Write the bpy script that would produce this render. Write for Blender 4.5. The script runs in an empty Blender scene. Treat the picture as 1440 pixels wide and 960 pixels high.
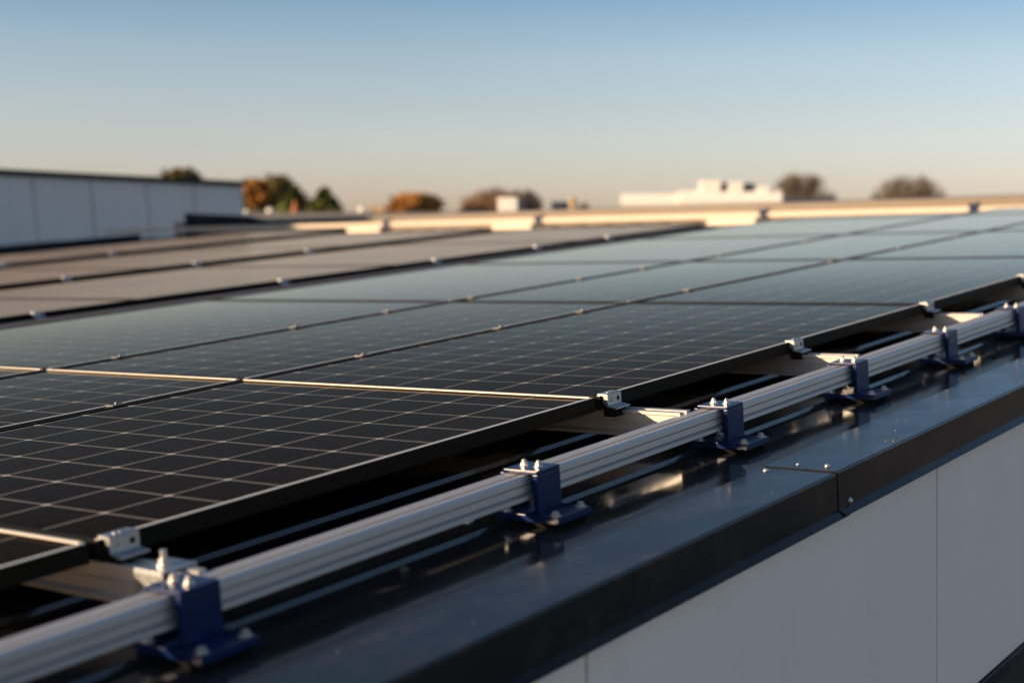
import bpy, bmesh, math, random
from mathutils import Vector, Matrix, Quaternion
random.seed(7)
SC = bpy.context.scene
COL = SC.collection
rad = math.radians

# ------------------------------------------------------------------ frames
# Roof frame: X along the front rail (away), Y across the rows, Z normal of the roof.
CAM_R = (Vector((0.594894, -0.801563, -0.059982)),      # camera right in roof axes
         Vector((-0.127892, -0.020716, -0.991572)),     # camera down
         Vector((0.793565, 0.597551, -0.114838)))       # camera forward
CAM_C = Vector((-2.44029939, -1.6403292, 0.46217817))
UP = Vector((0.07306256, -0.02039155, 0.99711887)).normalized()
FPX = 2103.8
wx = (Vector((1, 0, 0)) - UP * UP.x).normalized()
wy = UP.cross(wx).normalized()
W = Matrix((wx, wy, UP))                                 # roof axes -> world axes
ROOF = Matrix.Translation((0, 0, 8.0)) @ W.to_4x4()      # roof frame in the world, 8 m above the ground
ROOFQ = W.to_quaternion()
CAMW = ROOF @ CAM_C

def site(px, py, d):
    """world point d metres ahead of the camera in the direction of a photo pixel"""
    v = CAM_R[2] + CAM_R[0] * ((px - 720) / FPX) + CAM_R[1] * ((py - 480) / FPX)
    return ROOF @ (CAM_C + v * d)

# ------------------------------------------------------------------ camera
cam = bpy.data.cameras.new('camera')
co = bpy.data.objects.new('camera', cam); COL.objects.link(co)
r = CAM_R[0].normalized(); f = CAM_R[2].normalized(); u = r.cross(f).normalized()
mr = Matrix((r, u, -f)).transposed()
co.matrix_world = Matrix.Translation(CAMW) @ (W @ mr).to_4x4()
cam.sensor_width = 36.0
cam.lens = FPX / 1440 * 36
cam.clip_start = 0.05
cam.clip_end = 2000
cam.dof.use_dof = True
cam.dof.focus_distance = 2.98
cam.dof.aperture_fstop = 2.75
SC.camera = co

# ------------------------------------------------------------------ sky and sun
SUN = (W @ Vector((-0.787, 0.551, 0.290))).normalized()
wd = bpy.data.worlds.new('World'); SC.world = wd; wd.use_nodes = True
nt = wd.node_tree
bg = nt.nodes['Background']
sky = nt.nodes.new('ShaderNodeTexSky'); sky.sky_type = 'NISHITA'; sky.sun_disc = False
sky.sun_elevation = math.asin(SUN.z)
sky.sun_rotation = math.atan2(SUN.x, SUN.y)
sky.altitude = 50; sky.air_density = 1.0; sky.dust_density = 1.0; sky.ozone_density = 1.5
# evening air: the Nishita colours, warmed and paled towards the horizon by elevation
geo = nt.nodes.new('ShaderNodeTexCoord'); sep = nt.nodes.new('ShaderNodeSeparateXYZ'); nt.links.new(geo.outputs['Generated'], sep.inputs[0])
rmp = nt.nodes.new('ShaderNodeValToRGB'); rmp.color_ramp.interpolation = 'LINEAR'
els = [(0.0, (.98, .83, 1.0)), (.033, (1.02, .89, 1.12)), (.052, (.98, .88, 1.08)), (.075, (.97, .88, 1.03)), (.118, (.86, .82, .91)), (.157, (.62, .70, .84)), (.30, (.52, .60, .72)), (1.0, (1.15, 1.0, .88))]
while len(rmp.color_ramp.elements) < len(els): rmp.color_ramp.elements.new(.5)
for e, (p, c) in zip(rmp.color_ramp.elements, els): e.position = p; e.color = (*c, 1)
nt.links.new(sep.outputs[2], rmp.inputs[0])
mulc = nt.nodes.new('ShaderNodeMix'); mulc.data_type = 'RGBA'; mulc.blend_type = 'MULTIPLY'; mulc.inputs[0].default_value = 1.0
nt.links.new(sky.outputs[0], mulc.inputs[6]); nt.links.new(rmp.outputs[0], mulc.inputs[7])
hz_m = nt.nodes.new('ShaderNodeMapping'); hz_m.inputs['Scale'].default_value = (1.6, 1.6, 14)
hz_n = nt.nodes.new('ShaderNodeTexNoise'); hz_n.inputs['Scale'].default_value = 1.5; hz_n.inputs['Detail'].default_value = 5
hz_r = nt.nodes.new('ShaderNodeMapRange'); hz_r.inputs[1].default_value = .3; hz_r.inputs[2].default_value = .7; hz_r.inputs[3].default_value = .965; hz_r.inputs[4].default_value = 1.035
nt.links.new(geo.outputs['Generated'], hz_m.inputs[0]); nt.links.new(hz_m.outputs[0], hz_n.inputs['Vector']); nt.links.new(hz_n.outputs['Fac'], hz_r.inputs[0])
haze_v = nt.nodes.new('ShaderNodeVectorMath'); haze_v.operation = 'SCALE'
nt.links.new(mulc.outputs[2], haze_v.inputs[0]); nt.links.new(hz_r.outputs[0], haze_v.inputs['Scale'])
nt.links.new(haze_v.outputs[0], bg.inputs[0])
bg.inputs[1].default_value = 0.10
sl = bpy.data.lights.new('sun', 'SUN'); sl.energy = 4.5; sl.angle = rad(0.5); sl.color = (1.0, 0.72, 0.45)
so = bpy.data.objects.new('sun', sl); COL.objects.link(so)
so.rotation_mode = 'QUATERNION'; so.rotation_quaternion = SUN.to_track_quat('Z', 'Y'); so.location = (0, 0, 30)
SC.view_settings.view_transform = 'Standard'; SC.view_settings.look = 'None'
SC.view_settings.exposure = 0.9; SC.view_settings.gamma = 1.0
SC.view_settings.use_curve_mapping = False
SC.cycles.max_bounces = 8

# ------------------------------------------------------------------ materials
def mat(name, col=(.5, .5, .5), rough=.5, metal=0.0, spec=.5, coat=0.0):
    m = bpy.data.materials.new(name); m.use_nodes = True
    b = m.node_tree.nodes['Principled BSDF']
    b.inputs['Base Color'].default_value = (*col, 1); b.inputs['Roughness'].default_value = rough
    b.inputs['Metallic'].default_value = metal; b.inputs['Specular IOR Level'].default_value = spec
    b.inputs['Coat Weight'].default_value = coat
    return m
class N:
    def __init__(s, m): s.m = m; s.t = m.node_tree; s.b = s.t.nodes['Principled BSDF']
    def n(s, typ, **k):
        x = s.t.nodes.new(typ)
        for a, v in k.items(): setattr(x, a, v)
        return x
    def l(s, a, b): s.t.links.new(a, b)
    def math(s, op, a, b=None, c=None):
        x = s.n('ShaderNodeMath', operation=op)
        for i, v in enumerate((a, b, c)):
            if v is None: continue
            if isinstance(v, (int, float)): x.inputs[i].default_value = v
            else: s.l(v, x.inputs[i])
        return x.outputs[0]
    def noise(s, scale, detail=4, rough=.55, vec=None, stretch=None):
        x = s.n('ShaderNodeTexNoise'); x.inputs['Scale'].default_value = scale
        x.inputs['Detail'].default_value = detail; x.inputs['Roughness'].default_value = rough
        if vec is None:
            vec = s.n('ShaderNodeTexCoord').outputs['Object']
        if stretch:
            mp = s.n('ShaderNodeMapping'); mp.inputs['Scale'].default_value = stretch
            s.l(vec, mp.inputs[0]); vec = mp.outputs[0]
        s.l(vec, x.inputs['Vector'])
        return x.outputs['Fac']
    def ramp(s, v, lo, hi, a=0.0, b=1.0):
        x = s.n('ShaderNodeMapRange'); x.inputs[1].default_value = lo; x.inputs[2].default_value = hi
        x.inputs[3].default_value = a; x.inputs[4].default_value = b; s.l(v, x.inputs[0]); return x.outputs[0]
    def mix(s, fac, a, b):
        x = s.n('ShaderNodeMix', data_type='RGBA')
        if isinstance(fac, (int, float)): x.inputs[0].default_value = fac
        else: s.l(fac, x.inputs[0])
        for i, v in ((6, a), (7, b)):
            if isinstance(v, tuple): x.inputs[i].default_value = (*v, 1)
            else: s.l(v, x.inputs[i])
        return x.outputs[2]
    def bump(s, h, strength, dist=.001):
        x = s.n('ShaderNodeBump'); x.inputs['Strength'].default_value = strength; x.inputs['Distance'].default_value = dist
        s.l(h, x.inputs['Height']); s.l(x.outputs[0], s.b.inputs['Normal'])

def painted_sheet(name, base, dust, rough=(.12, .28), amount=.25, scale=3.0):
    m = mat(name, base, .2); k = N(m)
    a = k.noise(scale, 6, .6, stretch=(1, 2.2, 1)); b = k.noise(38, 4, .6)
    sm = k.math('MULTIPLY', k.ramp(a, .5, .75), k.ramp(b, .35, .75))
    sp = k.ramp(k.noise(420, 2, .5), .70, .76)
    fac = k.math('MINIMUM', k.math('ADD', k.math('MULTIPLY', sm, amount), k.math('MULTIPLY', sp, amount * 1.2)), 1.0)
    k.l(k.mix(fac, base, dust), k.b.inputs['Base Color'])
    k.l(k.ramp(k.noise(9, 5, .6), .3, .7, *rough), k.b.inputs['Roughness'])
    k.bump(k.noise(2.6, 2, .5), .25, .01)
    return m
M = {}
M['roof'] = painted_sheet('dark_roof_sheet', (.022, .021, .021), (.24, .18, .125), (.07, .15), .45)
M['coping'] = painted_sheet('dark_coping_sheet', (.011, .0135, .017), (.20, .145, .10), (.10, .22), .38, 3.6)
M['coping'].node_tree.nodes['Principled BSDF'].inputs['Specular IOR Level'].default_value = .15
M['fascia'] = M['coping']
def cladding():
    m = mat('white_cladding', (.62, .62, .62), .55, spec=.3); k = N(m)
    k.l(k.mix(k.ramp(k.noise(1.7, 5, .6), .3, .7), (.76, .71, .66), (.82, .765, .71)), k.b.inputs['Base Color'])
    st_ = k.math('MULTIPLY', k.ramp(k.noise(9, 4, .6, stretch=(1, 1, .05)), .52, .78), .22)
    base_ = k.b.inputs['Base Color'].links[0].from_socket
    k.l(k.mix(st_, base_, (.46, .43, .39)), k.b.inputs['Base Color'])
    bsum = k.math('ADD', k.math('MULTIPLY', k.noise(700, 2, .6), .06), k.math('MULTIPLY', k.noise(3.5, 3, .5), 1.0))
    k.bump(bsum, .25, .006)
    return m
M['clad'] = cladding()
def alu(name, col, rough, stretch=(.5, 60, 60)):
    m = mat(name, col, rough, 1.0); k = N(m)
    k.l(k.ramp(k.noise(30, 3, .6, stretch=stretch), .3, .7, rough - .08, rough + .10), k.b.inputs['Roughness'])
    k.l(k.mix(k.noise(6, 4, .6), tuple(c * .92 for c in col), tuple(min(1, c * 1.05) for c in col)), k.b.inputs['Base Color'])
    return m
M['alu'] = alu('anodised_aluminium', (.57, .545, .52), .42)
M['alu'].node_tree.nodes['Principled BSDF'].inputs['Metallic'].default_value = .72
M['warm_alu'] = alu('warm_aluminium', (.56, .49, .41), .55)  # warmer aluminium for the far rail, less metallic than the front one
M['warm_alu'].node_tree.nodes['Principled BSDF'].inputs['Metallic'].default_value = .3
M['zinc'] = alu('zinc_plated_steel', (.42, .44, .46), .42, (8, 8, 8))
M['dull'] = alu('dull_zinc', (.20, .20, .20), .5, (8, 8, 8))
M['steel'] = mat('stainless_bolt', (.60, .58, .55), .38, .9)
M['blue'] = mat('blue_powder_coat', (.0015, .013, .068), .30, spec=.30)
M['rubber'] = mat('black_rubber', (.008, .008, .008), .85, spec=.08)
M['frame'] = mat('black_anodised_frame', (.012, .0100, .0075), .5, spec=.04)
M['lip_light'] = mat('painted_lip_light', (.68, .64, .58), .38, .1)  # pale colour for frame edges that catch the sun
M['hole'] = mat('shadowed_hole', (.01, .01, .01), .9)
M['tray'] = mat('brown_tray', (.05, .038, .032), .6)
M['soffit'] = mat('dark_soffit', (.01, .01, .011), .8)

def glass(name, dust):
    m = mat(name, (.006, .006, .008), .5, spec=0.0); k = N(m)
    uv = k.n('ShaderNodeUVMap').outputs[0]
    sx = k.n('ShaderNodeSeparateXYZ'); k.l(uv, sx.inputs[0])
    def tri(v):                                           # distance to the nearest cell edge, in cells
        fr = k.math('FRACT', v); return k.math('MINIMUM', fr, k.math('SUBTRACT', 1.0, fr))
    du = k.math('MULTIPLY', tri(sx.outputs[0]), .121); dv = k.math('MULTIPLY', tri(sx.outputs[1]), .1382)
    line = k.math('MAXIMUM', k.math('LESS_THAN', du, .0012), k.math('LESS_THAN', dv, .0012))
    dia = k.math('LESS_THAN', k.math('ADD', du, dv), .0090)
    grid = k.math('MAXIMUM', line, dia)
    bb = k.math('LESS_THAN', tri(k.math('MULTIPLY', sx.outputs[1], 9.0)), .035)      # fine busbars
    no = k.noise(26, 5, .65, stretch=(.6, 14, 1))
    cell = k.mix(k.ramp(no, .35, .75), (.0045, .0045, .006), (.014, .012, .011))
    fl = k.n('ShaderNodeVectorMath', operation='FLOOR'); k.l(uv, fl.inputs[0])
    wn = k.n('ShaderNodeTexWhiteNoise', noise_dimensions='3D'); k.l(fl.outputs[0], wn.inputs['Vector'])
    cell = k.mix(k.ramp(wn.outputs['Value'], 0, 1, 0, .6), cell, (.013, .009, .010))
    cell = k.mix(k.math('MULTIPLY', bb, .16), cell, (.12, .12, .12))
    info = k.n('ShaderNodeTexVoronoi'); info.inputs['Scale'].default_value = 1.0
    k.l(uv, info.inputs['Vector'])
    spk = k.ramp(k.noise(330, 2, .5), .73, .78)
    c = k.mix(k.math('MULTIPLY', spk, .25), cell, (.32, .27, .21))
    c = k.mix(grid, c, (.42, .39, .35))
    geo_c = c
    # anti-reflective glass: the mirror image only rises close to grazing
    lw = k.n('ShaderNodeNewGeometry')
    dot = k.n('ShaderNodeVectorMath', operation='DOT_PRODUCT')
    k.l(lw.outputs['Normal'], dot.inputs[0]); k.l(lw.outputs['Incoming'], dot.inputs[1])
    cs = k.math('ABSOLUTE', dot.outputs['Value'])
    # a dust film hides more of the cells the flatter one looks across it
    film = k.math('MINIMUM', k.math('DIVIDE', .0016 if not dust else .040, k.math('MAXIMUM', cs, .02)), .80)
    film = k.math('MULTIPLY', film, k.ramp(k.noise(1.6, 5, .65), .3, .7, .75, 1.25))
    k.l(k.mix(film, geo_c, (.43, .285, .185) if dust else (.40, .285, .20)), k.b.inputs['Base Color'])
    cr_ = k.n('ShaderNodeValToRGB')
    st = [(0, 1.0), (.05, .90), (.07, .74), (.092, .38), (.115, .20), (.14, .08), (.21, .013), (.4, .008)]
    while len(cr_.color_ramp.elements) < len(st): cr_.color_ramp.elements.new(.9)
    for e, (p, v) in zip(cr_.color_ramp.elements, st): e.position = p; e.color = (v, v, v, 1)
    k.l(cs, cr_.inputs[0])
    fr = k.math('MULTIPLY', cr_.outputs[0], (.55) if dust else 1.0)
    gl = k.n('ShaderNodeBsdfGlossy'); gl.inputs['Color'].default_value = (1.0, .87, .735, 1)
    k.l(k.ramp(k.noise(7, 4, .6), .3, .7, *((.10, .16) if dust else (.05, .10))), gl.inputs['Roughness'])
    ms = k.n('ShaderNodeMixShader'); k.l(fr, ms.inputs[0]); k.l(k.b.outputs[0], ms.inputs[1]); k.l(gl.outputs[0], ms.inputs[2])
    k.l(ms.outputs[0], k.t.nodes['Material Output'].inputs[0])
    return m
M['glass'] = glass('solar_cells_under_glass', 0.0)
M['dusty'] = glass('dusty_solar_cells_under_glass', .62)

# ------------------------------------------------------------------ mesh helpers
class MB:
    def __init__(s): s.bm = bmesh.new()
    def box(s, x0, x1, y0, y1, z0, z1, bev=0.0):
        t = bmesh.new()
        v = [t.verts.new(p) for p in ((x0, y0, z0), (x1, y0, z0), (x1, y1, z0), (x0, y1, z0), (x0, y0, z1), (x1, y0, z1), (x1, y1, z1), (x0, y1, z1))]
        for q in ((3, 2, 1, 0), (4, 5, 6, 7), (0, 1, 5, 4), (1, 2, 6, 5), (2, 3, 7, 6), (3, 0, 4, 7)): t.faces.new([v[i] for i in q])
        if bev: bmesh.ops.bevel(t, geom=t.edges[:], offset=bev, segments=2, profile=.6, affect='EDGES')
        s.add(t); return s
    def add(s, t, mx=None):
        if mx is not None: bmesh.ops.transform(t, matrix=mx, verts=t.verts)
        me = bpy.data.meshes.new('tmp'); t.to_mesh(me); t.free(); s.bm.from_mesh(me); bpy.data.meshes.remove(me)
    def prism(s, pts, a, b, axis='x', cap=True):
        """closed outline pts of (p, q) swept from a to b; axis x: (y, z); axis y: (x, z); axis z: (x, y)"""
        def P(p, q, t): return {'x': (t, p, q), 'y': (p, t, q), 'z': (p, q, t)}[axis]
        t = bmesh.new()
        A = [t.verts.new(P(p, q, a)) for p, q in pts]; B = [t.verts.new(P(p, q, b)) for p, q in pts]
        n = len(pts)
        for i in range(n): t.faces.new((A[i], A[(i + 1) % n], B[(i + 1) % n], B[i]))
        if cap: t.faces.new(A[::-1]); t.faces.new(B)
        bmesh.ops.recalc_face_normals(t, faces=t.faces)
        s.add(t); return s
    def strip(s, pts, a, b):
        """open outline of (y, z) swept along x"""
        A = [s.bm.verts.new((a, y, z)) for y, z in pts]; B = [s.bm.verts.new((b, y, z)) for y, z in pts]
        for i in range(len(pts) - 1): s.bm.faces.new((A[i], B[i], B[i + 1], A[i + 1]))
        return s
    def cyl(s, c, d, r, h, n=16, r2=None, bev=0.0):
        t = bmesh.new()
        bmesh.ops.create_cone(t, cap_ends=True, segments=n, radius1=r, radius2=r if r2 is None else r2, depth=h)
        if bev: bmesh.ops.bevel(t, geom=[e for e in t.edges if abs(e.verts[0].co.z - e.verts[1].co.z) < 1e-6 and e.verts[0].co.z > 0], offset=bev, segments=2, affect='EDGES')
        bmesh.ops.translate(t, vec=(0, 0, h / 2), verts=t.verts)
        q = Vector(d).normalized().to_track_quat('Z', 'Y').to_matrix().to_4x4()
        s.add(t, Matrix.Translation(c) @ q); return s
    def ball(s, c, rx, ry, rz, sub=2, jitter=0.0):
        t = bmesh.new(); bmesh.ops.create_icosphere(t, subdivisions=sub, radius=1)
        for v in t.verts:
            k = 1 + random.uniform(-jitter, jitter); v.co = Vector((v.co.x * rx * k, v.co.y * ry * k, v.co.z * rz * k)) + Vector(c)
        s.add(t); return s
    def build(s, name, m, parent=None, mw=None, smooth=False):
        me = bpy.data.meshes.new(name); s.bm.to_mesh(me); s.bm.free()
        o = bpy.data.objects.new(name, me); COL.objects.link(o); me.materials.append(m)
        if smooth:
            for p in me.polygons: p.use_smooth = True
        if parent is not None: o.parent = parent
        elif mw is not None: o.matrix_world = mw
        return o
def tag(o, label, cat, group=None, kind=None):
    if label: o['label'] = label
    if cat: o['category'] = cat
    if group: o['group'] = group
    if kind: o['kind'] = kind
    return o
def thing(name, label, cat, loc=(0, 0, 0), rz=0.0, group=None, roof=True):
    o = bpy.data.objects.new(name, None); COL.objects.link(o); o.empty_display_size = .1
    T = Matrix.Translation(loc) @ Matrix.Rotation(rz, 4, 'Z')
    o.matrix_world = ROOF @ T if roof else T
    return tag(o, label, cat, group)
def dup(root, loc, rz, label, roof=True):
    r = root.copy(); COL.objects.link(r)
    T = Matrix.Translation(loc) @ Matrix.Rotation(rz, 4, 'Z'); r.matrix_world = ROOF @ T if roof else T
    r['label'] = label
    for c in list(root.children):
        d = c.copy(); COL.objects.link(d); d.parent = r
        for g in list(c.children):
            e = g.copy(); COL.objects.link(e); e.parent = d
    return r
ORD = ['first', 'second', 'third', 'fourth', 'fifth', 'sixth', 'seventh', 'eighth', 'ninth', 'tenth', 'eleventh', 'twelfth']

# ------------------------------------------------------------------ ground
g = MB(); g.bm.faces.new([g.bm.verts.new(p) for p in ((-900, -900, 0), (900, -900, 0), (900, 900, 0), (-900, 900, 0))])
gm = mat('yard_concrete', (.17, .155, .13), .85); k = N(gm)
k.l(k.mix(k.noise(.05, 5, .6), (.13, .115, .095), (.20, .18, .15)), k.b.inputs['Base Color'])
tag(g.build('ground', gm), 'pale yard far below the roof', None, kind='structure')

# ------------------------------------------------------------------ the building with its roof
U0, U1 = -6.0, 9.55
V1 = 14.9
PAN, CREST = -.1200, -.1113
COPZ = -.1084
bld = thing('warehouse_building', 'low building in the foreground with dark ribbed metal roof, dark coping and white cladding', 'building')
pts = [(-.384, PAN)]
v = -.170
while v < V1 - .2:
    pts += [(v, PAN), (v + .0030, CREST), (v + .058, CREST), (v + .061, PAN)]
    v += .3136
pts += [(V1, PAN)]
MB().strip(pts, U0, U1).build('roof_deck', M['roof'], bld)
# coping: one folded sheet per length
def coping(x0, x1, lift):
    t = .0016; z = COPZ + lift; o = -.520 - lift * .7
    out = [(-.3787, z - .009), (-.3787, z), (o + .004, z), (o + .001, z - .001), (o, z - .004), (o, z - .0695), (o - .0137, z - .0785)]
    inn = [(o - .013, z - .080), (o + t, z - .0705), (o + t, z - .005), (o + .005, z - t), (-.3787 - t, z - t), (-.3787 - t, z - .009)]
    return MB().prism(out + inn, x0, x1).build('coping', M['coping'], bld)
JX = .002
cl = coping(U0, JX, 0.0)
cr = coping(JX - .02, U1 + .3, .0022)
cl['label'] = 'near length of dark coping with drip edge'; cr['label'] = 'far length of dark coping lapped over the near one'
def rivet(c, d, par, r=.0052):
    t = MB().cyl(c, d, r * 1.25, .0012, 18); t.ball(Vector(c) + Vector(d) * .001, r, r, r * .8 if d[2] else r, 2)
    t.build('rivet', M['steel'], par, smooth=True)
zc = COPZ
rivet((-.047, -.395, zc), (0, 0, 1), cl); rivet((.012, -.430, zc + .0022), (0, 0, 1), cr, .003); rivet((.016, -.486, zc + .0022), (0, 0, 1), cr)
rivet((.028, -.5216, zc - .060), (0, -1, 0), cr, .0048)
# cladding panels hang along world-down
dn = Vector((-UP.x, 0, -UP.z)); dn = dn / -dn.z
JU = [-3.40, -2.11, -.818, .4726, 1.764, 3.056, 4.35, 5.64, 6.94, 8.23, 9.53]
for a, b in zip(JU[:-1], JU[1:]):
    t = MB(); gpt = .0025
    def wp(x, y, z): return Vector((x, y, 0)) + dn * (-z - .19) + Vector((0, 0, -.19))
    vs = [t.bm.verts.new(wp(x, y, z)) for y in (-.514, -.483) for x, z in ((a + gpt, -.15), (b - gpt, -.15), (b - gpt, -.718), (a + gpt, -.718))]
    for q in ((0, 3, 2, 1), (4, 5, 6, 7), (0, 1, 5, 4), (1, 2, 6, 5), (2, 3, 7, 6), (3, 0, 4, 7)): t.bm.faces.new([vs[i] for i in q])
    bmesh.ops.recalc_face_normals(t.bm, faces=t.bm.faces)
    bmesh.ops.bevel(t.bm, geom=t.bm.edges[:], offset=.0016, segments=2, affect='EDGES')
    t.build('cladding_panel', M['clad'], bld)
MB().box(-3.6, 9.8, -.478, -.463, -.76, -.14).build('backing_wall', M['soffit'], bld)
MB().prism([(-.523, -.720), (-.463, -.720), (-.463, -.751), (-.518, -.751), (-.523, -.748)], -3.6, 9.9).build('base_flashing', M['coping'], bld)
MB().box(-6, 9.5, -.43, V1, -.86, -.80).build('soffit', M['soffit'], bld)
MB().box(-6, 9.4, .9, V1, -9.5, -.87).build('lower_wall', M['soffit'], bld)
# far end coping, across the rows
t = MB()
for a, b in ((-.5, 6.0), (6.004, 12.35)):
    za, zb = -.014 + .0055 * a, -.014 + .0055 * b
    q = [(9.56, -.5), (9.56, 0), (9.86, 0), (9.86, -.5)]
    A = [t.bm.verts.new((x, a, za + z)) for x, z in q]; B = [t.bm.verts.new((x, b, zb + z)) for x, z in q]
    for i in range(4): t.bm.faces.new((A[i], A[(i + 1) % 4], B[(i + 1) % 4], B[i]))
    t.bm.faces.new(A[::-1]); t.bm.faces.new(B)
bmesh.ops.recalc_face_normals(t.bm, faces=t.bm.faces)
ec = mat('sunlit_end_coping', (.17, .125, .085), .45); k = N(ec)  # sunlight on the dark coping put into a tan colour
k.l(k.mix(k.noise(2.5, 5, .6), (.13, .10, .07), (.21, .16, .11)), k.b.inputs['Base Color'])
t.build('end_coping', ec, bld)
t = MB(); q_ = [(9.60, .012), (10.6, .03), (11.05, .108), (12.05, .163), (12.05, -.125), (11.90, -.125), (11.90, .008), (11.0, .000), (9.60, -.03)]; t.prism(q_, 9.47, 9.53, 'x'); t.build('shaded_coping', M['coping'], bld)  # dark piece added for the coping's end in the taller building's shade

# ------------------------------------------------------------------ solar panels
CU, CV = .121, .1382
FH = .0275
def panel(row, x0, x1, y0, y1, offu, offv, gm, label):
    L, D = x1 - x0, y1 - y0
    t = thing('solar_panel', label, 'solar panel', (x0, y0, 0), 0, 'solar panels laid in rows on the roof')
    fr = MB(); w = .011
    def bar(xa, xb, ya, yb): fr.box(xa, xb, ya, yb, -FH, 0, .0010)
    bar(0, L, 0, w); bar(0, L, D - w, D); bar(0, w, w + .0002, D - w - .0002); bar(L - w, L, w + .0002, D - w - .0002)
    tr = MB()  # pale strips added where the frame lip catches the sun
    if row < 3: tr.box(.002, L - .002, .002, .0085, .0001, .0011)
    if row < 3 and x1 < .5: tr.box(L - .0085, L - .002, .0086, D - .002, .0001, .0026)
    if row < 3: tr.build('sunlit_lip', M['lip_light'], t)
    else: tr.bm.free()
    # inner flanges at the foot of the frame
    fr.box(.012, L - .012, .0112, .034, -FH, -FH + .002); fr.box(.012, L - .012, D - .034, D - .0112, -FH, -FH + .002)
    fr.build('frame', M['frame'], t)
    me = bpy.data.meshes.new('cell_glass'); gb = bmesh.new(); uv = gb.loops.layers.uv.new('UVMap')
    vs = [gb.verts.new((x, y, z)) for z in (-.0022, -.0075) for x, y in ((.010, .010), (L - .010, .010), (L - .010, D - .010), (.010, D - .010))]
    for q in ((0, 1, 2, 3), (7, 6, 5, 4), (0, 4, 5, 1), (1, 5, 6, 2), (2, 6, 7, 3), (3, 7, 4, 0)):
        fc = gb.faces.new([vs[i] for i in q])
        for lp in fc.loops: lp[uv].uv = ((lp.vert.co.x - offu) / CU, (lp.vert.co.y - offv) / CV)
    gb.to_mesh(me); gb.free(); me.materials.append(gm)
    o = bpy.data.objects.new('cell_glass', me); COL.objects.link(o); o.parent = t
    return t
XS = [(-2.93, -1.228), (-1.212, -.001), (.018, 1.722), (1.738, 3.42), (3.436, 5.12), (5.136, 6.82), (6.836, 7.72)]
ROWS = [('front row', 0.0, .998, 0.004, M['glass']), ('second row', 1.013, 1.757, .0166, M['glass']), ('third row', 1.775, 3.06, .0166, M['glass']),
        ('fourth row, dusty tan glass', 3.50, 5.06, .016, M['dusty']), ('fifth row, dusty tan glass', 5.46, 7.14, .016, M['dusty']),
        ('rearmost row, dusty tan glass', 7.72, 9.25, .016, M['dusty'])]
ENDS = (7.3, 7.55, 7.15, 6.66, 6.88, 7.6)
for ri, (rn, y0, y1, ov, gm) in enumerate(ROWS):
    n = 0
    for ci, (x0, x1) in enumerate(XS):
        if ri == 0 and ci > 5: continue
        if ri == 1 and ci == 0: x0 = -1.6
        if ri == 3 and ci < 1: continue
        if ri == 4 and ci < 2: continue
        if ri == 5 and ci < 3: continue
        if x0 > ENDS[ri] - .3: continue
        x1 = min(x1, ENDS[ri])
        if ci < (0, 1, 1, 2, 3, 4)[ri]: lab = 'solar panel of the %s, past the left edge of the photo' % rn.split(',')[0]
        else:
            n += 1
            lab = 'solar panel of the %s, %s seen from the left' % (rn, ORD[n - 1])
        if ri == 0 and ci == 0: lab = 'nearest black solar panel, only its corner showing at the lower left'
        if ri == 0 and ci == 1: lab = 'sharp black solar panel in the foreground with pale cell grid'
        if ri == 0 and ci == 2: lab = 'long black solar panel just behind the foreground one, front row'
        panel(ri, x0, x1, y0, y1, {1: .002}.get(ci, .007), ov, gm, lab)

# ------------------------------------------------------------------ rails
VR = [(-1.185, 'nearest cross rail, under the corner of the foreground panel'), (.078, 'cross rail under the gap behind the foreground panel'),
      (.895, 'cross rail below the middle clamp of the long front panel'), (1.765, 'cross rail under the far end of the long front panel'),
      (2.62, 'farthest cross rail showing beside the front rail')]
RT = -.0322
prof = []
def cross_profile():
    w = .020
    L = [(-w, RT), (-w, RT - .006), (-w + .0035, RT - .008), (-w + .0035, RT - .020), (-w + .0055, RT - .021), (-w + .0055, RT - .0225), (-w + .0035, RT - .0235), (-w + .0035, RT - .041), (-w - .004, RT - .0445), (-w - .004, RT - .0515)]
    Rr = [(-p, q) for p, q in L[::-1]]
    top = [(.006, RT), (.006, RT - .006), (-.006, RT - .006), (-.006, RT)]
    return L + Rr + top
for i, (x, lab) in enumerate(VR):
    t = MB().prism(cross_profile(), -.1585, 3.0, 'y')
    tag(t.build('cross_rail', M['alu'], mw=ROOF @ Matrix.Translation((x, 0, 0))), lab, 'rail', 'aluminium cross rails under the panels')
def rail_profile(yf, yb, zt, zb):
    """yf: face towards the camera side, yb: back; slots in top and face"""
    h = zt - zb
    return [(yb, zt), (yb, zb), (yf - .0015, zb), (yf - .002, zb + .0006), (yf - .002, zb + .0070), (yf + .0045, zb + .0112), (yf + .0045, zb + .0128), (yf, zb + .0132),
            (yf, zb + .0245), (yf + .005, zb + .0248), (yf + .005, zb + .0266), (yf, zb + .0270), (yf, zt - .0045), (yf + .004, zt),
            (yf + .0155, zt), (yf + .0158, zt - .010), (yf + .0228, zt - .010), (yf + .0231, zt)]
RF, RB, RTOP, RBOT = -.2072, -.1595, -.0361, -.0759
t = MB().prism(rail_profile(RF, RB, RTOP, RBOT)[::-1], -3.2, 7.6)
tag(t.build('mounting_rail', M['alu'], mw=ROOF), 'long silver aluminium rail running along the roof edge through the blue brackets', 'rail')

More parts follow.
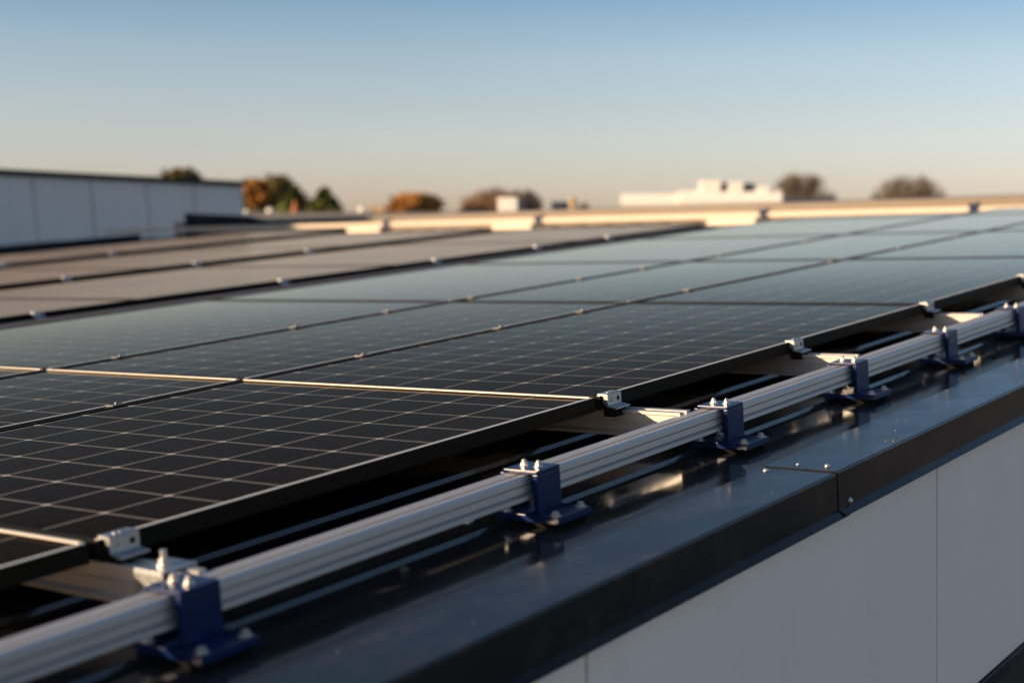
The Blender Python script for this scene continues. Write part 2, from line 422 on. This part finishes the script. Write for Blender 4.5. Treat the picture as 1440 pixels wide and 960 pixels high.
# ------------------------------------------------------------------ blue brackets
def hexbolt(t, c, d, r, h, washer=True):
    c = Vector(c); d = Vector(d)
    if washer: t.cyl(c, d, r * 1.55, .0016, 20); c = c + d * .0016
    t.cyl(c, d, r, h, 6, bev=r * .18)
    return t
def make_bracket(label):
    b = thing('rail_bracket', label, 'bracket', (0, 0, 0), 0, 'blue brackets holding the front rail')
    y0, y1, ym = -.242, -.118, -.18
    MB().box(-.047, .047, y0, y1, -.1215, -.1095, .0012).build('base_plate', M['blue'], b)
    s = MB()
    s.box(-.033, .033, -.194, -.126, -.0458, -.0395, .0016)
    s.box(-.033, .033, -.1940, -.1845, -.1093, -.0460, .0014)
    s.box(-.033, .033, -.1270, -.1190, -.1093, -.0460, .0010)
    s.box(-.030, .030, -.1843, -.1805, -.0895, -.0605, .0008)
    s.build('saddle', M['blue'], b)
    for y in (-.145, -.174):
        t = MB(); hexbolt(t, (0.0, y, -.0394), (0, 0, 1), .0056, .0050); t.cyl((0, y, -.0330), (0, 0, 1), .0040, .0042, 14, bev=.0012)
        t.build('top_bolt', M['steel'], b)
    for x in (-.036, .036):
        for y in (-.229, -.1135 - .018):
            t = MB(); hexbolt(t, (x, y if y < -.2 else y, -.1094), (0, 0, 1), .0062, .0062)
            t.build('base_bolt', M['steel'], b)
    MB().box(-.041, .041, -.233, -.146, -.1302, -.1217).build('gasket', M['rubber'], b)
    return b
BX = [-1.233, -.480, .165, .782, 1.362, 1.93, 2.50]
blab = ['blurred navy bracket nearest the camera, beside the angle connector', 'navy bracket on the front rail beside the foreground panel',
        'blue bracket near the coping joint, with the sunlit cross rail behind it', 'blue bracket fourth along the front rail, its base lit from the left',
        'blue bracket fifth along the front rail', 'blue bracket sixth along the front rail, at the edge of the photo', 'blue bracket farthest along the front rail']
b0 = make_bracket(blab[0])
for i, x in enumerate(BX):
    if i == 0: b0.matrix_world = ROOF @ Matrix.Translation((x, -.0293, .0105))
    else: dup(b0, (x, -.0293, .0105), 0, blab[i])

# ------------------------------------------------------------------ end clamps
def make_end(label, group):
    c = thing('end_clamp', label, 'clamp', (0, 0, 0), 0, group)
    s = MB(); h = .025
    out = [(.0105, .0008), (.0105, .0042), (-.010, .0042), (-.0135, .0025), (-.0135, -.0190), (-.034, -.0225), (-.034, -.0250), (-.0105, -.0220), (-.0105, .0008)]
    s.prism(out[:-1], -h, h)
    for x in (-.006, .004): s.cyl((x, -.002, .0042), (0, 0, 1), .0035, .0022, 12)
    s.build('clamp_body', M['zinc'], c)
    t = MB(); hexbolt(t, (-.009, -.0136, -.0095), (0, -1, 0), .0032, .003, False); t.build('clamp_screw', M['steel'], c)
    t = MB(); t.cyl((.013, -.0133, -.0085), (0, -1, 0), .0048, .0006, 16); t.build('slot_hole', M['hole'], c)
    MB().box(-.022, .020, -.026, -.001, RT - .010, -.0252).build('rubber_pad', M['rubber'], c)
    return c
G1 = 'end clamps along the front panel edge'
e0 = make_end('blurred zinc end clamp at the near corner of the foreground panel', G1)
e0.matrix_world = ROOF @ Matrix.Translation((-1.178, 0, 0))
for x, lab in ((.050, 'zinc end clamp at the sharp corner where foreground panel meets the next'), (.885, 'zinc end clamp midway along the long front panel'),
               (1.752, 'zinc end clamp at the far corner of the long front panel'), (2.62, 'zinc end clamp on the front edge near the photo edge')):
    dup(e0, (x, 0, 0), 0, lab)
G2 = 'end clamps on the front edge of the rear rows'
for rn, y, xs in (('fourth row', 3.50, (1.22, 2.60, 3.75, 4.68, 5.45)), ('fifth row', 5.46, (2.83, 3.80, 4.78)), ('rearmost row', 7.72, (3.98, 4.95))):
    for i, x in enumerate(xs):
        d = dup(e0, (x, y, 0), 0, 'small clamp on the front edge of the %s, %s from the left' % (rn, ORD[i])); d['group'] = G2
# mid clamps on the seams
def make_mid(label):
    c = thing('mid_clamp', label, 'clamp', (0, 0, 0), 0, 'mid clamps on the seams between rows')
    s = MB(); s.box(-.021, .020, -.012, .012, .0006, .0026, .0006); s.box(-.026, .024, -.0045, -.0025, -.030, .0006); s.box(-.026, .024, .0025, .0045, -.030, .0006)
    s.build('clamp_plate', M['dull'], c)
    t = MB(); hexbolt(t, (0, 0, .0030), (0, 0, 1), .0050, .0035, False); t.build('clamp_bolt', M['dull'], c)
    return c
m0 = make_mid('mid clamp on the first seam, nearest the left edge of the photo')
m0.matrix_world = ROOF @ Matrix.Translation((-.375, 1.0055, 0))
for rn, y, xs in (('first seam', 1.0055, (.425, 1.022, 1.452, 2.12, 3.30, 4.02, 4.75)), ('second seam', 1.766, (.245, .945, 1.39, 1.86, 2.57, 3.06, 3.74, 4.65, 5.6))):
    for i, x in enumerate(xs): dup(m0, (x, y, 0), 0, 'mid clamp on the %s behind the front row, %s going away' % (rn, ORD[i + (1 if y < 1.5 else 0)]))

# angle connector near the camera
cn = thing('rail_connector', 'galvanised connector with an upright bolt joining cross rail and front rail', 'connector', (-1.185, -.100, 0))
s = MB(); s.box(-.030, .030, -.030, .026, RT + .0006, RT + .004, .0006); s.box(-.030, -.0265, -.030, .026, RT - .040, RT + .0004, .0006); s.box(.0265, .030, -.030, .026, RT - .040, RT + .0004, .0006)
s.build('connector_plate', M['zinc'], cn)
t = MB(); hexbolt(t, (0, 0, RT + .004), (0, 0, 1), .0075, .008); t.cyl((0, 0, RT + .012), (0, 0, 1), .0045, .012, 14); t.build('upright_bolt', M['steel'], cn)
t = MB(); hexbolt(t, (-.030, 0, RT - .024), (-1, 0, 0), .006, .006); t.build('side_bolt', M['steel'], cn)

# brown cable tray between third and fourth row
t = MB().prism([(3.085, -.06), (3.085, -.006), (3.095, -.002), (3.225, -.002), (3.235, -.006), (3.235, -.06)], .2, 6.2)
tag(t.build('cable_tray', M['tray'], mw=ROOF), 'dark brown cable tray lying along the gap behind the third row', 'cable tray')

# ------------------------------------------------------------------ far rail across the row ends
FX = 8.40
def fz(y): return -.036 + .0068 * y
rot = math.atan(.0068)
fm = ROOF @ Matrix.Translation((FX, 0, 0)) @ Matrix.Rotation(math.pi / 2, 4, 'Z') @ Matrix.Rotation(-rot, 4, 'Y')
t = MB().prism(rail_profile(0, .045, -.036, -.074)[::-1], 1.2, 12.2)
fr_o = t.build('end_rail', M['warm_alu'], mw=ROOF @ Matrix.Translation((FX, 0, 0)))
# profile was swept along x: turn it across the rows, facing the camera
fr_o.matrix_world = ROOF @ Matrix.Translation((FX, 0, 0)) @ Matrix.Rotation(math.pi / 2, 4, 'Z') @ Matrix.Scale(-1, 4, (0, 1, 0)) @ Matrix.Rotation(-rot, 4, 'Y')
tag(fr_o, 'distant sunlit rail running across the far ends of the panel rows', 'rail')
for i, y in enumerate((7.95, 6.15, 3.93, 2.22)):
    b = dup(b0, (FX - .17 * 0 + .18, y, fz(y) + .042), math.pi / 2, 'distant blue bracket on the end rail, %s from the left' % ORD[i]); b['group'] = 'distant blue brackets on the end rail'
    b.matrix_world = ROOF @ Matrix.Translation((FX + .028, y, fz(y) + .066)) @ Matrix.Rotation(-math.pi / 2, 4, 'Z') @ Matrix.Translation((0, .155, 0))
    t = MB().box(-.03, -.006, .06, .50, -.090, -.044, .002)  # added block for the sunlit lower rail that shows between rows
    tag(t.build('sunlit_rail_piece', M['warm_alu'], mw=ROOF @ Matrix.Translation((FX, y, fz(y) + .0))), 'bright added piece of the end rail left of the %s distant blue bracket' % ORD[i], 'rail piece', 'added bright pieces of the end rail')

# ------------------------------------------------------------------ small stray things on the roof
t = MB(); t.ball((0, 0, .004), .008, .007, .0055, 2, .18)
tag(t.build('pebble', mat('brown_pebble', (.10, .08, .055), .8), mw=ROOF @ Matrix.Translation((-.823, -.199, PAN))), 'small brown pebble lying on the dark roof sheet', 'pebble')
t = MB(); t.ball((0, 0, .001), .012, .007, .0022, 2, .3); t.ball((.013, .003, .001), .006, .004, .0015, 2, .3)
tag(t.build('bird_dropping', mat('white_dropping', (.72, .70, .68), .8), mw=ROOF @ Matrix.Translation((-.562, -.114, CREST))), 'white bird dropping on the roof below the front rail', 'bird dropping')
t = MB(); t.ball((0, 0, .003), .009, .007, .004, 2, .2)
tag(t.build('pebble', mat('black_pebble', (.012, .012, .012), .8), mw=ROOF @ Matrix.Translation((1.51, -.279, PAN))), 'black speck of grit on the roof beside the far brackets', 'pebble')

t = MB()
for i in range(90):
    on_cop = random.random() < .4
    x = random.uniform(-1.6, 2.4)
    y, z = (random.uniform(-.51, -.385), COPZ + .0022) if on_cop else (random.uniform(-.372, -.18), PAN)
    r_ = random.choice((.0008, .001, .0012, .0016, .0024))
    t.ball((x, y, z), r_ * random.uniform(1, 1.8), r_, r_ * .6, 1, .2)
tag(t.build('grit', mat('pale_grit', (.34, .28, .21), .8), mw=ROOF), 'pale specks of grit scattered over the dark roof edge', None, kind='stuff')
# ------------------------------------------------------------------ taller building on the left
WV = 15.0
lb = thing('office_building', 'taller building on the left with pale grey panels and dark coping', 'building')
def hz(u): return .765 - .0805 * (u - 9.06)              # level line in roof axes
js = [6.6 + .0, 7.62, 8.58, 9.53, 10.45, 11.39, 12.25, 13.2]
for a, b in zip(js[:-1], js[1:]):
    t = MB()
    vs = [t.bm.verts.new((x, y, z)) for y in (WV, WV + .08) for x, z in ((a + .012, hz(a)), (b - .012, hz(b)), (b - .012, -1.5), (a + .012, -1.5))]
    for q in ((0, 3, 2, 1), (4, 5, 6, 7), (0, 1, 5, 4), (1, 2, 6, 5), (2, 3, 7, 6), (3, 0, 4, 7)): t.bm.faces.new([vs[i] for i in q])
    bmesh.ops.recalc_face_normals(t.bm, faces=t.bm.faces)
    t.build('cladding_panel', M['clad'], lb)
def slab(t, x0, x1, y0, y1, zb, dz):
    vs = [t.bm.verts.new((x, y, z)) for y in (y0, y1) for x, z in ((x0, hz(x0) + dz), (x1, hz(x1) + dz), (x1, zb if zb is not None else hz(x1)), (x0, zb if zb is not None else hz(x0)))]
    for q in ((0, 3, 2, 1), (4, 5, 6, 7), (0, 1, 5, 4), (1, 2, 6, 5), (2, 3, 7, 6), (3, 0, 4, 7)): t.bm.faces.new([vs[i] for i in q])
    bmesh.ops.recalc_face_normals(t.bm, faces=t.bm.faces)
t = MB(); slab(t, 5.5, 13.22, WV + .1, WV + 9, -9.0, -.02); t.build('wall', M['clad'], lb)
t = MB(); slab(t, 5.5, 13.26, WV - .05, WV + 9.05, None, .075); t.build('coping', M['soffit'], lb)
t = MB(); t.box(-4, 3.0, 14.1, 22, -9, 2.6, 0); t.build('shade_block', M['clad'], lb)  # unseen block added to shade the far end of the roof
t = MB().prism([(12.30, -.135), (12.30, -.045), (12.34, -.040), (12.42, -.040), (12.42, -.135)], 5.0, 9.0)  # rail in the building's shade, the shade put into its dark colour
tag(t.build('shaded_rail', M['coping'], mw=ROOF), 'rail darkened for the shade in front of the taller building', 'kerb')

# ------------------------------------------------------------------ things on the neighbouring roof
nb = thing('neighbour_building', 'low dark roofed building beyond the end of the roof', 'building', (0, 0, 0), 0, roof=False)
c = site(900, 298, 26.0)
fw = Vector((CAMW.x - c.x, CAMW.y - c.y, 0)).normalized(); az = math.atan2(-fw.y, -fw.x)
ZT = c.z
NB = Matrix.Translation((c.x, c.y, 0)) @ Matrix.Rotation(az, 4, 'Z')     # x away from the camera, y to the left
nb.matrix_world = NB
MB().box(0, 24, -10, 7.5, 0, ZT - .12).build('wall', mat('grey_brown_wall', (.20, .17, .14), .7), nb)
MB().box(-.1, 24.1, -10.1, 7.6, ZT - .118, ZT).build('parapet', mat('grey_parapet', (.16, .155, .15), .6), nb)
NBI = NB.inverted()
def on_roof(px, dist=28.0):
    p = NBI @ site(px, 298, dist); return p.x, p.y
S28 = 28.0 / FPX
white = mat('cream_sheet_metal', (.84, .80, .72), .5)
tanm = mat('tan_sheet_metal', (.50, .33, .18), .6)
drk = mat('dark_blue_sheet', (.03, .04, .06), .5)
def nb_thing(name, label, cat, px):
    x, y = on_roof(px)
    o = thing(name, label, cat, roof=False); o.matrix_world = NB @ Matrix.Translation((x, y, ZT)); return o
dc = nb_thing('duct_unit', 'long cream ventilation duct with boxes on top, on the far roof', 'ventilation duct', 985)
def cx(px): return -(px - 985) * S28
def zz(py): return (298 - py) * S28
t = MB(); r1 = 14 * S28
t.cyl((0, cx(873), zz(282)), (0, -1, 0), r1 * .93, (960 - 873) * S28, 28, bev=.02); t.build('round_duct', white, dc, smooth=False)
t = MB(); t.cyl((0, cx(954), zz(280)), (0, -1, 0), r1 * 1.08, (1098 - 954) * S28, 28, bev=.02); t.build('main_duct', white, dc)
MB().box(-.15, .35, cx(1013), cx(984), zz(274), zz(252), .015).build('fan_box', white, dc)
MB().box(-.15, .25, cx(1044), cx(1023), zz(274), zz(254), .015).build('fan_box', white, dc)
MB().box(-.1, .25, cx(1060), cx(1044.5), zz(274), zz(256), .01).build('motor_box', drk, dc)
MB().box(-.1, .25, cx(1022.5), cx(1013.5), zz(274), zz(255), .01).build('motor_box', drk, dc)
MB().box(-.15, .2, cx(1082), cx(1064), zz(274), zz(260), .03).build('end_cap', white, dc)
t = MB()
for px in (890, 940, 1000, 1060, 1090): t.box(-.1, .1, cx(px) - .03, cx(px) + .03, 0, zz(290))
t.build('support_foot', drk, dc)
a = nb_thing('air_handler', 'small cream roof unit with a dark side, in front of brown trees', 'roof unit', 715)
MB().box(0, .4, -(728 - 715) * S28, (715 - 700) * S28, 0.0, zz(275), .02).build('casing', white, a)
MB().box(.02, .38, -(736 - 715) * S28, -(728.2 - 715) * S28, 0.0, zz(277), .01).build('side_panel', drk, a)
a = nb_thing('vent_pipe', 'tan vent pipe with a domed cap beside a dark hatch', 'vent pipe', 805)
t = MB(); t.cyl((0, 0, 0), (0, 0, 1), 4 * S28, zz(280), 16); t.build('pipe', tanm, a)
t = MB(); t.ball((0, 0, zz(280)), 6 * S28, 6 * S28, 5 * S28, 2); t.build('cap', tanm, a, smooth=True)
a = nb_thing('roof_hatch', 'dark low hatch on the far roof left of the tan vent pipe', 'hatch', 787)
MB().box(0, .5, -12 * S28, 12 * S28, 0, zz(283), .02).build('hatch_body', drk, a)
MB().box(-.03, .53, -13.5 * S28, 13.5 * S28, zz(283) + .002, zz(281), .01).build('lid', drk, a)
a = nb_thing('roof_box', 'tan box on the far roof with a round cowl to its left', 'roof unit', 531)
MB().box(0, .3, -11 * S28, 11 * S28, 0, zz(289), .02).build('casing', tanm, a)
MB().box(-.02, .32, -12 * S28, 12 * S28, zz(289) + .002, zz(287.5), .01).build('lid', tanm, a)
a = nb_thing('vent_cowl', 'small round cream cowl left of the tan box', 'vent cowl', 509)
t = MB(); t.cyl((0, 0, 0), (0, 0, 1), 2.5 * S28, zz(294), 14); t.build('pipe', white, a)
t = MB(); t.ball((0, 0, zz(293)), 5 * S28, 5 * S28, 5.5 * S28, 2); t.build('cap', white, a, smooth=True)
a = nb_thing('traffic_cone', 'orange traffic cone standing on the far roof below the conifers', 'traffic cone', 415)
om = mat('orange_plastic', (.38, .11, .025), .6)
t = MB(); t.cyl((0, 0, .02), (0, 0, 1), 5.5 * S28, 17 * S28, 18, r2=1.5 * S28); t.build('cone', om, a)
MB().box(-6.5 * S28, 6.5 * S28, -6.5 * S28, 6.5 * S28, 0, .02).build('base', om, a)
for px, r_, lab in ((380, 5.5, 'small pale ball in place of a blurred highlight on the far roof near the orange cone'), (347, 5, 'pale ball in place of a blurred highlight by the corner of the taller building')):
    a = nb_thing('highlight_ball', lab, 'highlight', px)  # pale balls added where only blurred discs of light show
    t = MB(); t.cyl((0, 0, 0), (0, 0, 1), 2 * S28, zz(295), 12); t.build('pipe', white, a)
    t = MB(); t.ball((0, 0, zz(302 if px < 360 else 300) + .07), r_ * S28, r_ * S28, r_ * S28, 2); t.build('cap', white, a, smooth=True)
# far dark shed to the right of the duct
p = site(1135, 335, 45); d45 = 45 / FPX
o = thing('shed', 'dark blue flat shed below the bare trees right of the duct', 'shed', roof=False)
o.matrix_world = Matrix.Translation((p.x, p.y, 0)) @ Matrix.Rotation(az, 4, 'Z')
zt = site(1135, 277, 45).z
MB().box(0, 8, -38 * d45, 42 * d45, 0, zt - .25).build('wall', drk, o)
MB().box(-.1, 8.1, -39 * d45, 43 * d45, zt - .248, zt).build('roof', mat('slate_roof', (.05, .06, .08), .6), o)

# ------------------------------------------------------------------ trees
def leafmat(name, a, b):
    m = mat(name, a, .7, spec=.2); k = N(m)
    gi = k.n('ShaderNodeNewGeometry')
    k.l(k.mix(gi.outputs['Random Per Island'], a, b), k.b.inputs['Base Color'])
    return m
bark = mat('bark', (.09, .065, .045), .85)
twigm = mat('twigs', (.16, .12, .085), .85)
LM = {'orange': leafmat('orange_leaves', (.50, .20, .045), (.24, .14, .035)), 'olive': leafmat('olive_leaves', (.24, .17, .05), (.12, .10, .03)),
      'green': leafmat('conifer_needles', (.13, .14, .03), (.05, .07, .02)), 'brown': leafmat('brown_leaves', (.34, .17, .08), (.18, .11, .06))}
def limb(t, a, b, ra, rb, n=5):
    a = Vector(a); b = Vector(b); d = (b - a)
    if d.length < 1e-4: return
    q = d.normalized().to_track_quat('Z', 'Y')
    A = [t.bm.verts.new(a + q @ Vector((ra * math.cos(2 * math.pi * i / n), ra * math.sin(2 * math.pi * i / n), 0))) for i in range(n)]
    B = [t.bm.verts.new(b + q @ Vector((rb * math.cos(2 * math.pi * i / n), rb * math.sin(2 * math.pi * i / n), 0))) for i in range(n)]
    for i in range(n): t.bm.faces.new((A[i], A[(i + 1) % n], B[(i + 1) % n], B[i]))
def bare_tree(px, py, dist, wpx, label, leafy=None, twigs=1700):
    dist *= 2.8; s = dist / FPX
    top = site(px, py, dist); base = Vector((top.x, top.y, 0)); H = top.z; w = wpx * s / 2
    rz = max(w * 1.05, 2.2); zc = H - rz
    o = thing('bare_tree' if not leafy else 'autumn_tree', label, 'tree', base, roof=False, group='trees beyond the roofs')
    tr = MB(); limb(tr, (0, 0, 0), (0, 0, zc - rz * .4), .42, .30, 8); tr.build('trunk', bark, o)
    t = MB(); tips = []; limbs = []
    for i in range(30):
        an = i * 2.4; el = random.uniform(.05, 1.0)
        e = Vector((math.cos(an) * w * .8 * math.cos(el * 1.2), math.sin(an) * w * .8 * math.cos(el * 1.2), zc + rz * .82 * math.sin(el * 1.5)))
        a = Vector((0, 0, zc - rz * random.uniform(.4, .8))); m = a.lerp(e, .5) + Vector((0, 0, .2 * rz * random.uniform(-.3, 1)))
        limb(t, a, m, .11, .07, 5); limb(t, m, e, .07, .03, 5); limbs.append((a, m, e))
    for i in range(twigs):
        a, m, e = limbs[i % len(limbs)]; k_ = random.uniform(.25, 1)
        p = a.lerp(m, k_ * 2) if k_ < .5 else m.lerp(e, k_ * 2 - 1)
        out = Vector((p.x / w, p.y / w, (p.z - zc + rz * .5) / rz * .8)).normalized() + Vector((random.gauss(0, .45), random.gauss(0, .45), random.gauss(.1, .4)))
        q = p + out.normalized() * rz * random.uniform(.2, .55)
        n_ = Vector((q.x / w, q.y / w, max(0, (q.z - zc)) / rz))
        lim = random.uniform(.86, 1.0)
        if n_.length > lim: q = Vector((q.x * lim / n_.length, q.y * lim / n_.length, zc + (q.z - zc) * lim / n_.length if q.z > zc else q.z))
        limb(t, p, q, .050, .022, 3); tips.append(q); tips.append(p.lerp(q, .6))
    t.build('branches', twigm, o)
    if leafy:
        c = MB()
        for p in tips:
            for _ in range(leafy[1]): leaf(c, p + Vector((random.gauss(0, .4), random.gauss(0, .4), random.gauss(0, .35))), .16)
        c.build('crown', LM[leafy[0]], o)
    return o
def leaf(c, p, s):
    a = Vector((random.gauss(0, 1), random.gauss(0, 1), random.gauss(0, 1))).normalized(); b = a.orthogonal().normalized()
    q = Quaternion(a, random.uniform(0, 6.3)); b = q @ b; e = a.cross(b)
    s *= random.uniform(.6, 1.3)
    c.bm.faces.new([c.bm.verts.new(p + b * s * x + e * s * y) for x, y in ((-1, -.6), (1, -.6), (1, .6), (-1, .6))])
def leafy_tree(px, py, dist, wpx, hpx, kind, label, n=6500, cone=False, name=None):
    dist *= 2.8; s = dist / FPX
    top = site(px, py, dist); base = Vector((top.x, top.y, 0)); H = top.z; w = wpx * s / 2; hh = min(hpx * s * 1.25, H * .85)
    o = thing(name or ('conifer' if cone else 'autumn_tree'), label, 'tree', base, roof=False, group='trees beyond the roofs')
    t = MB(); limb(t, (0, 0, 0), (0, 0, H * .9), .4, .08, 8)
    cl = []
    for i in range(26):
        if cone:
            f_ = random.random() ** .8; rr = w * (1 - f_) * .85 + .05; an = random.uniform(0, 6.3)
            cpt = Vector((rr * math.cos(an), rr * math.sin(an), H - hh * (1 - f_)))
            rad_ = w * .30 * (1 - f_ * .75)
        else:
            while True:
                q = Vector((random.uniform(-1, 1), random.uniform(-1, 1), random.uniform(-1, 1)))
                if q.length < 1: break
            cpt = Vector((q.x * w * .78, q.y * w * .78, H - hh / 2 + q.z * hh * .42)); rad_ = w * random.uniform(.2, .36)
        cl.append((cpt, rad_)); limb(t, (0, 0, min(cpt.z * .8, H * .8)), cpt, .12, .03, 4)
    t.build('trunk', bark, o)
    c = MB()
    for i in range(n):
        cpt, rd = random.choice(cl)
        q = Vector((random.gauss(0, .5), random.gauss(0, .5), random.gauss(0, .45)))
        p = cpt + q * rd
        if p.z > H: p.z = H - random.random() * .7
        leaf(c, p, .34)
    c.build('crown', LM[kind], o)
leafy_tree(250, 238, 75, 80, 45, 'olive', 'olive tree showing above the coping of the taller building')
leafy_tree(372, 246, 70, 110, 60, 'olive', 'tall olive and orange tree beside the corner of the taller building')
leafy_tree(362, 250, 66, 34, 30, 'orange', 'orange topped tree right beside the corner of the taller building')
leafy_tree(392, 254, 74, 70, 50, 'brown', 'brown leaved tree between orange tree and the pointed conifer')
leafy_tree(411, 268, 64, 44, 32, 'green', 'pointed green conifer left of the smaller brown shrub', cone=True)
leafy_tree(456, 267, 64, 54, 32, 'green', 'broad dark green conifer, right of the pair of conifers', cone=True)
leafy_tree(432, 281, 70, 36, 20, 'brown', 'low reddish brown shrub between the two conifers', 1200)
leafy_tree(582, 274, 70, 78, 24, 'orange', 'low orange autumn tree standing alone behind the end rail')
bare_tree(692, 262, 72, 104, 'brown bare tree behind the small cream roof unit', ('brown', 1))
bare_tree(736, 263, 76, 64, 'thin grey bare tree right of the small cream roof unit')
bare_tree(1128, 238, 66, 112, 'brown bare tree right behind the end of the long duct')
bare_tree(1278, 240, 66, 132, 'round bare tree standing alone at the right')
bare_tree(820, 284, 80, 26, 'small dark bare tree right of the tan vent pipe')
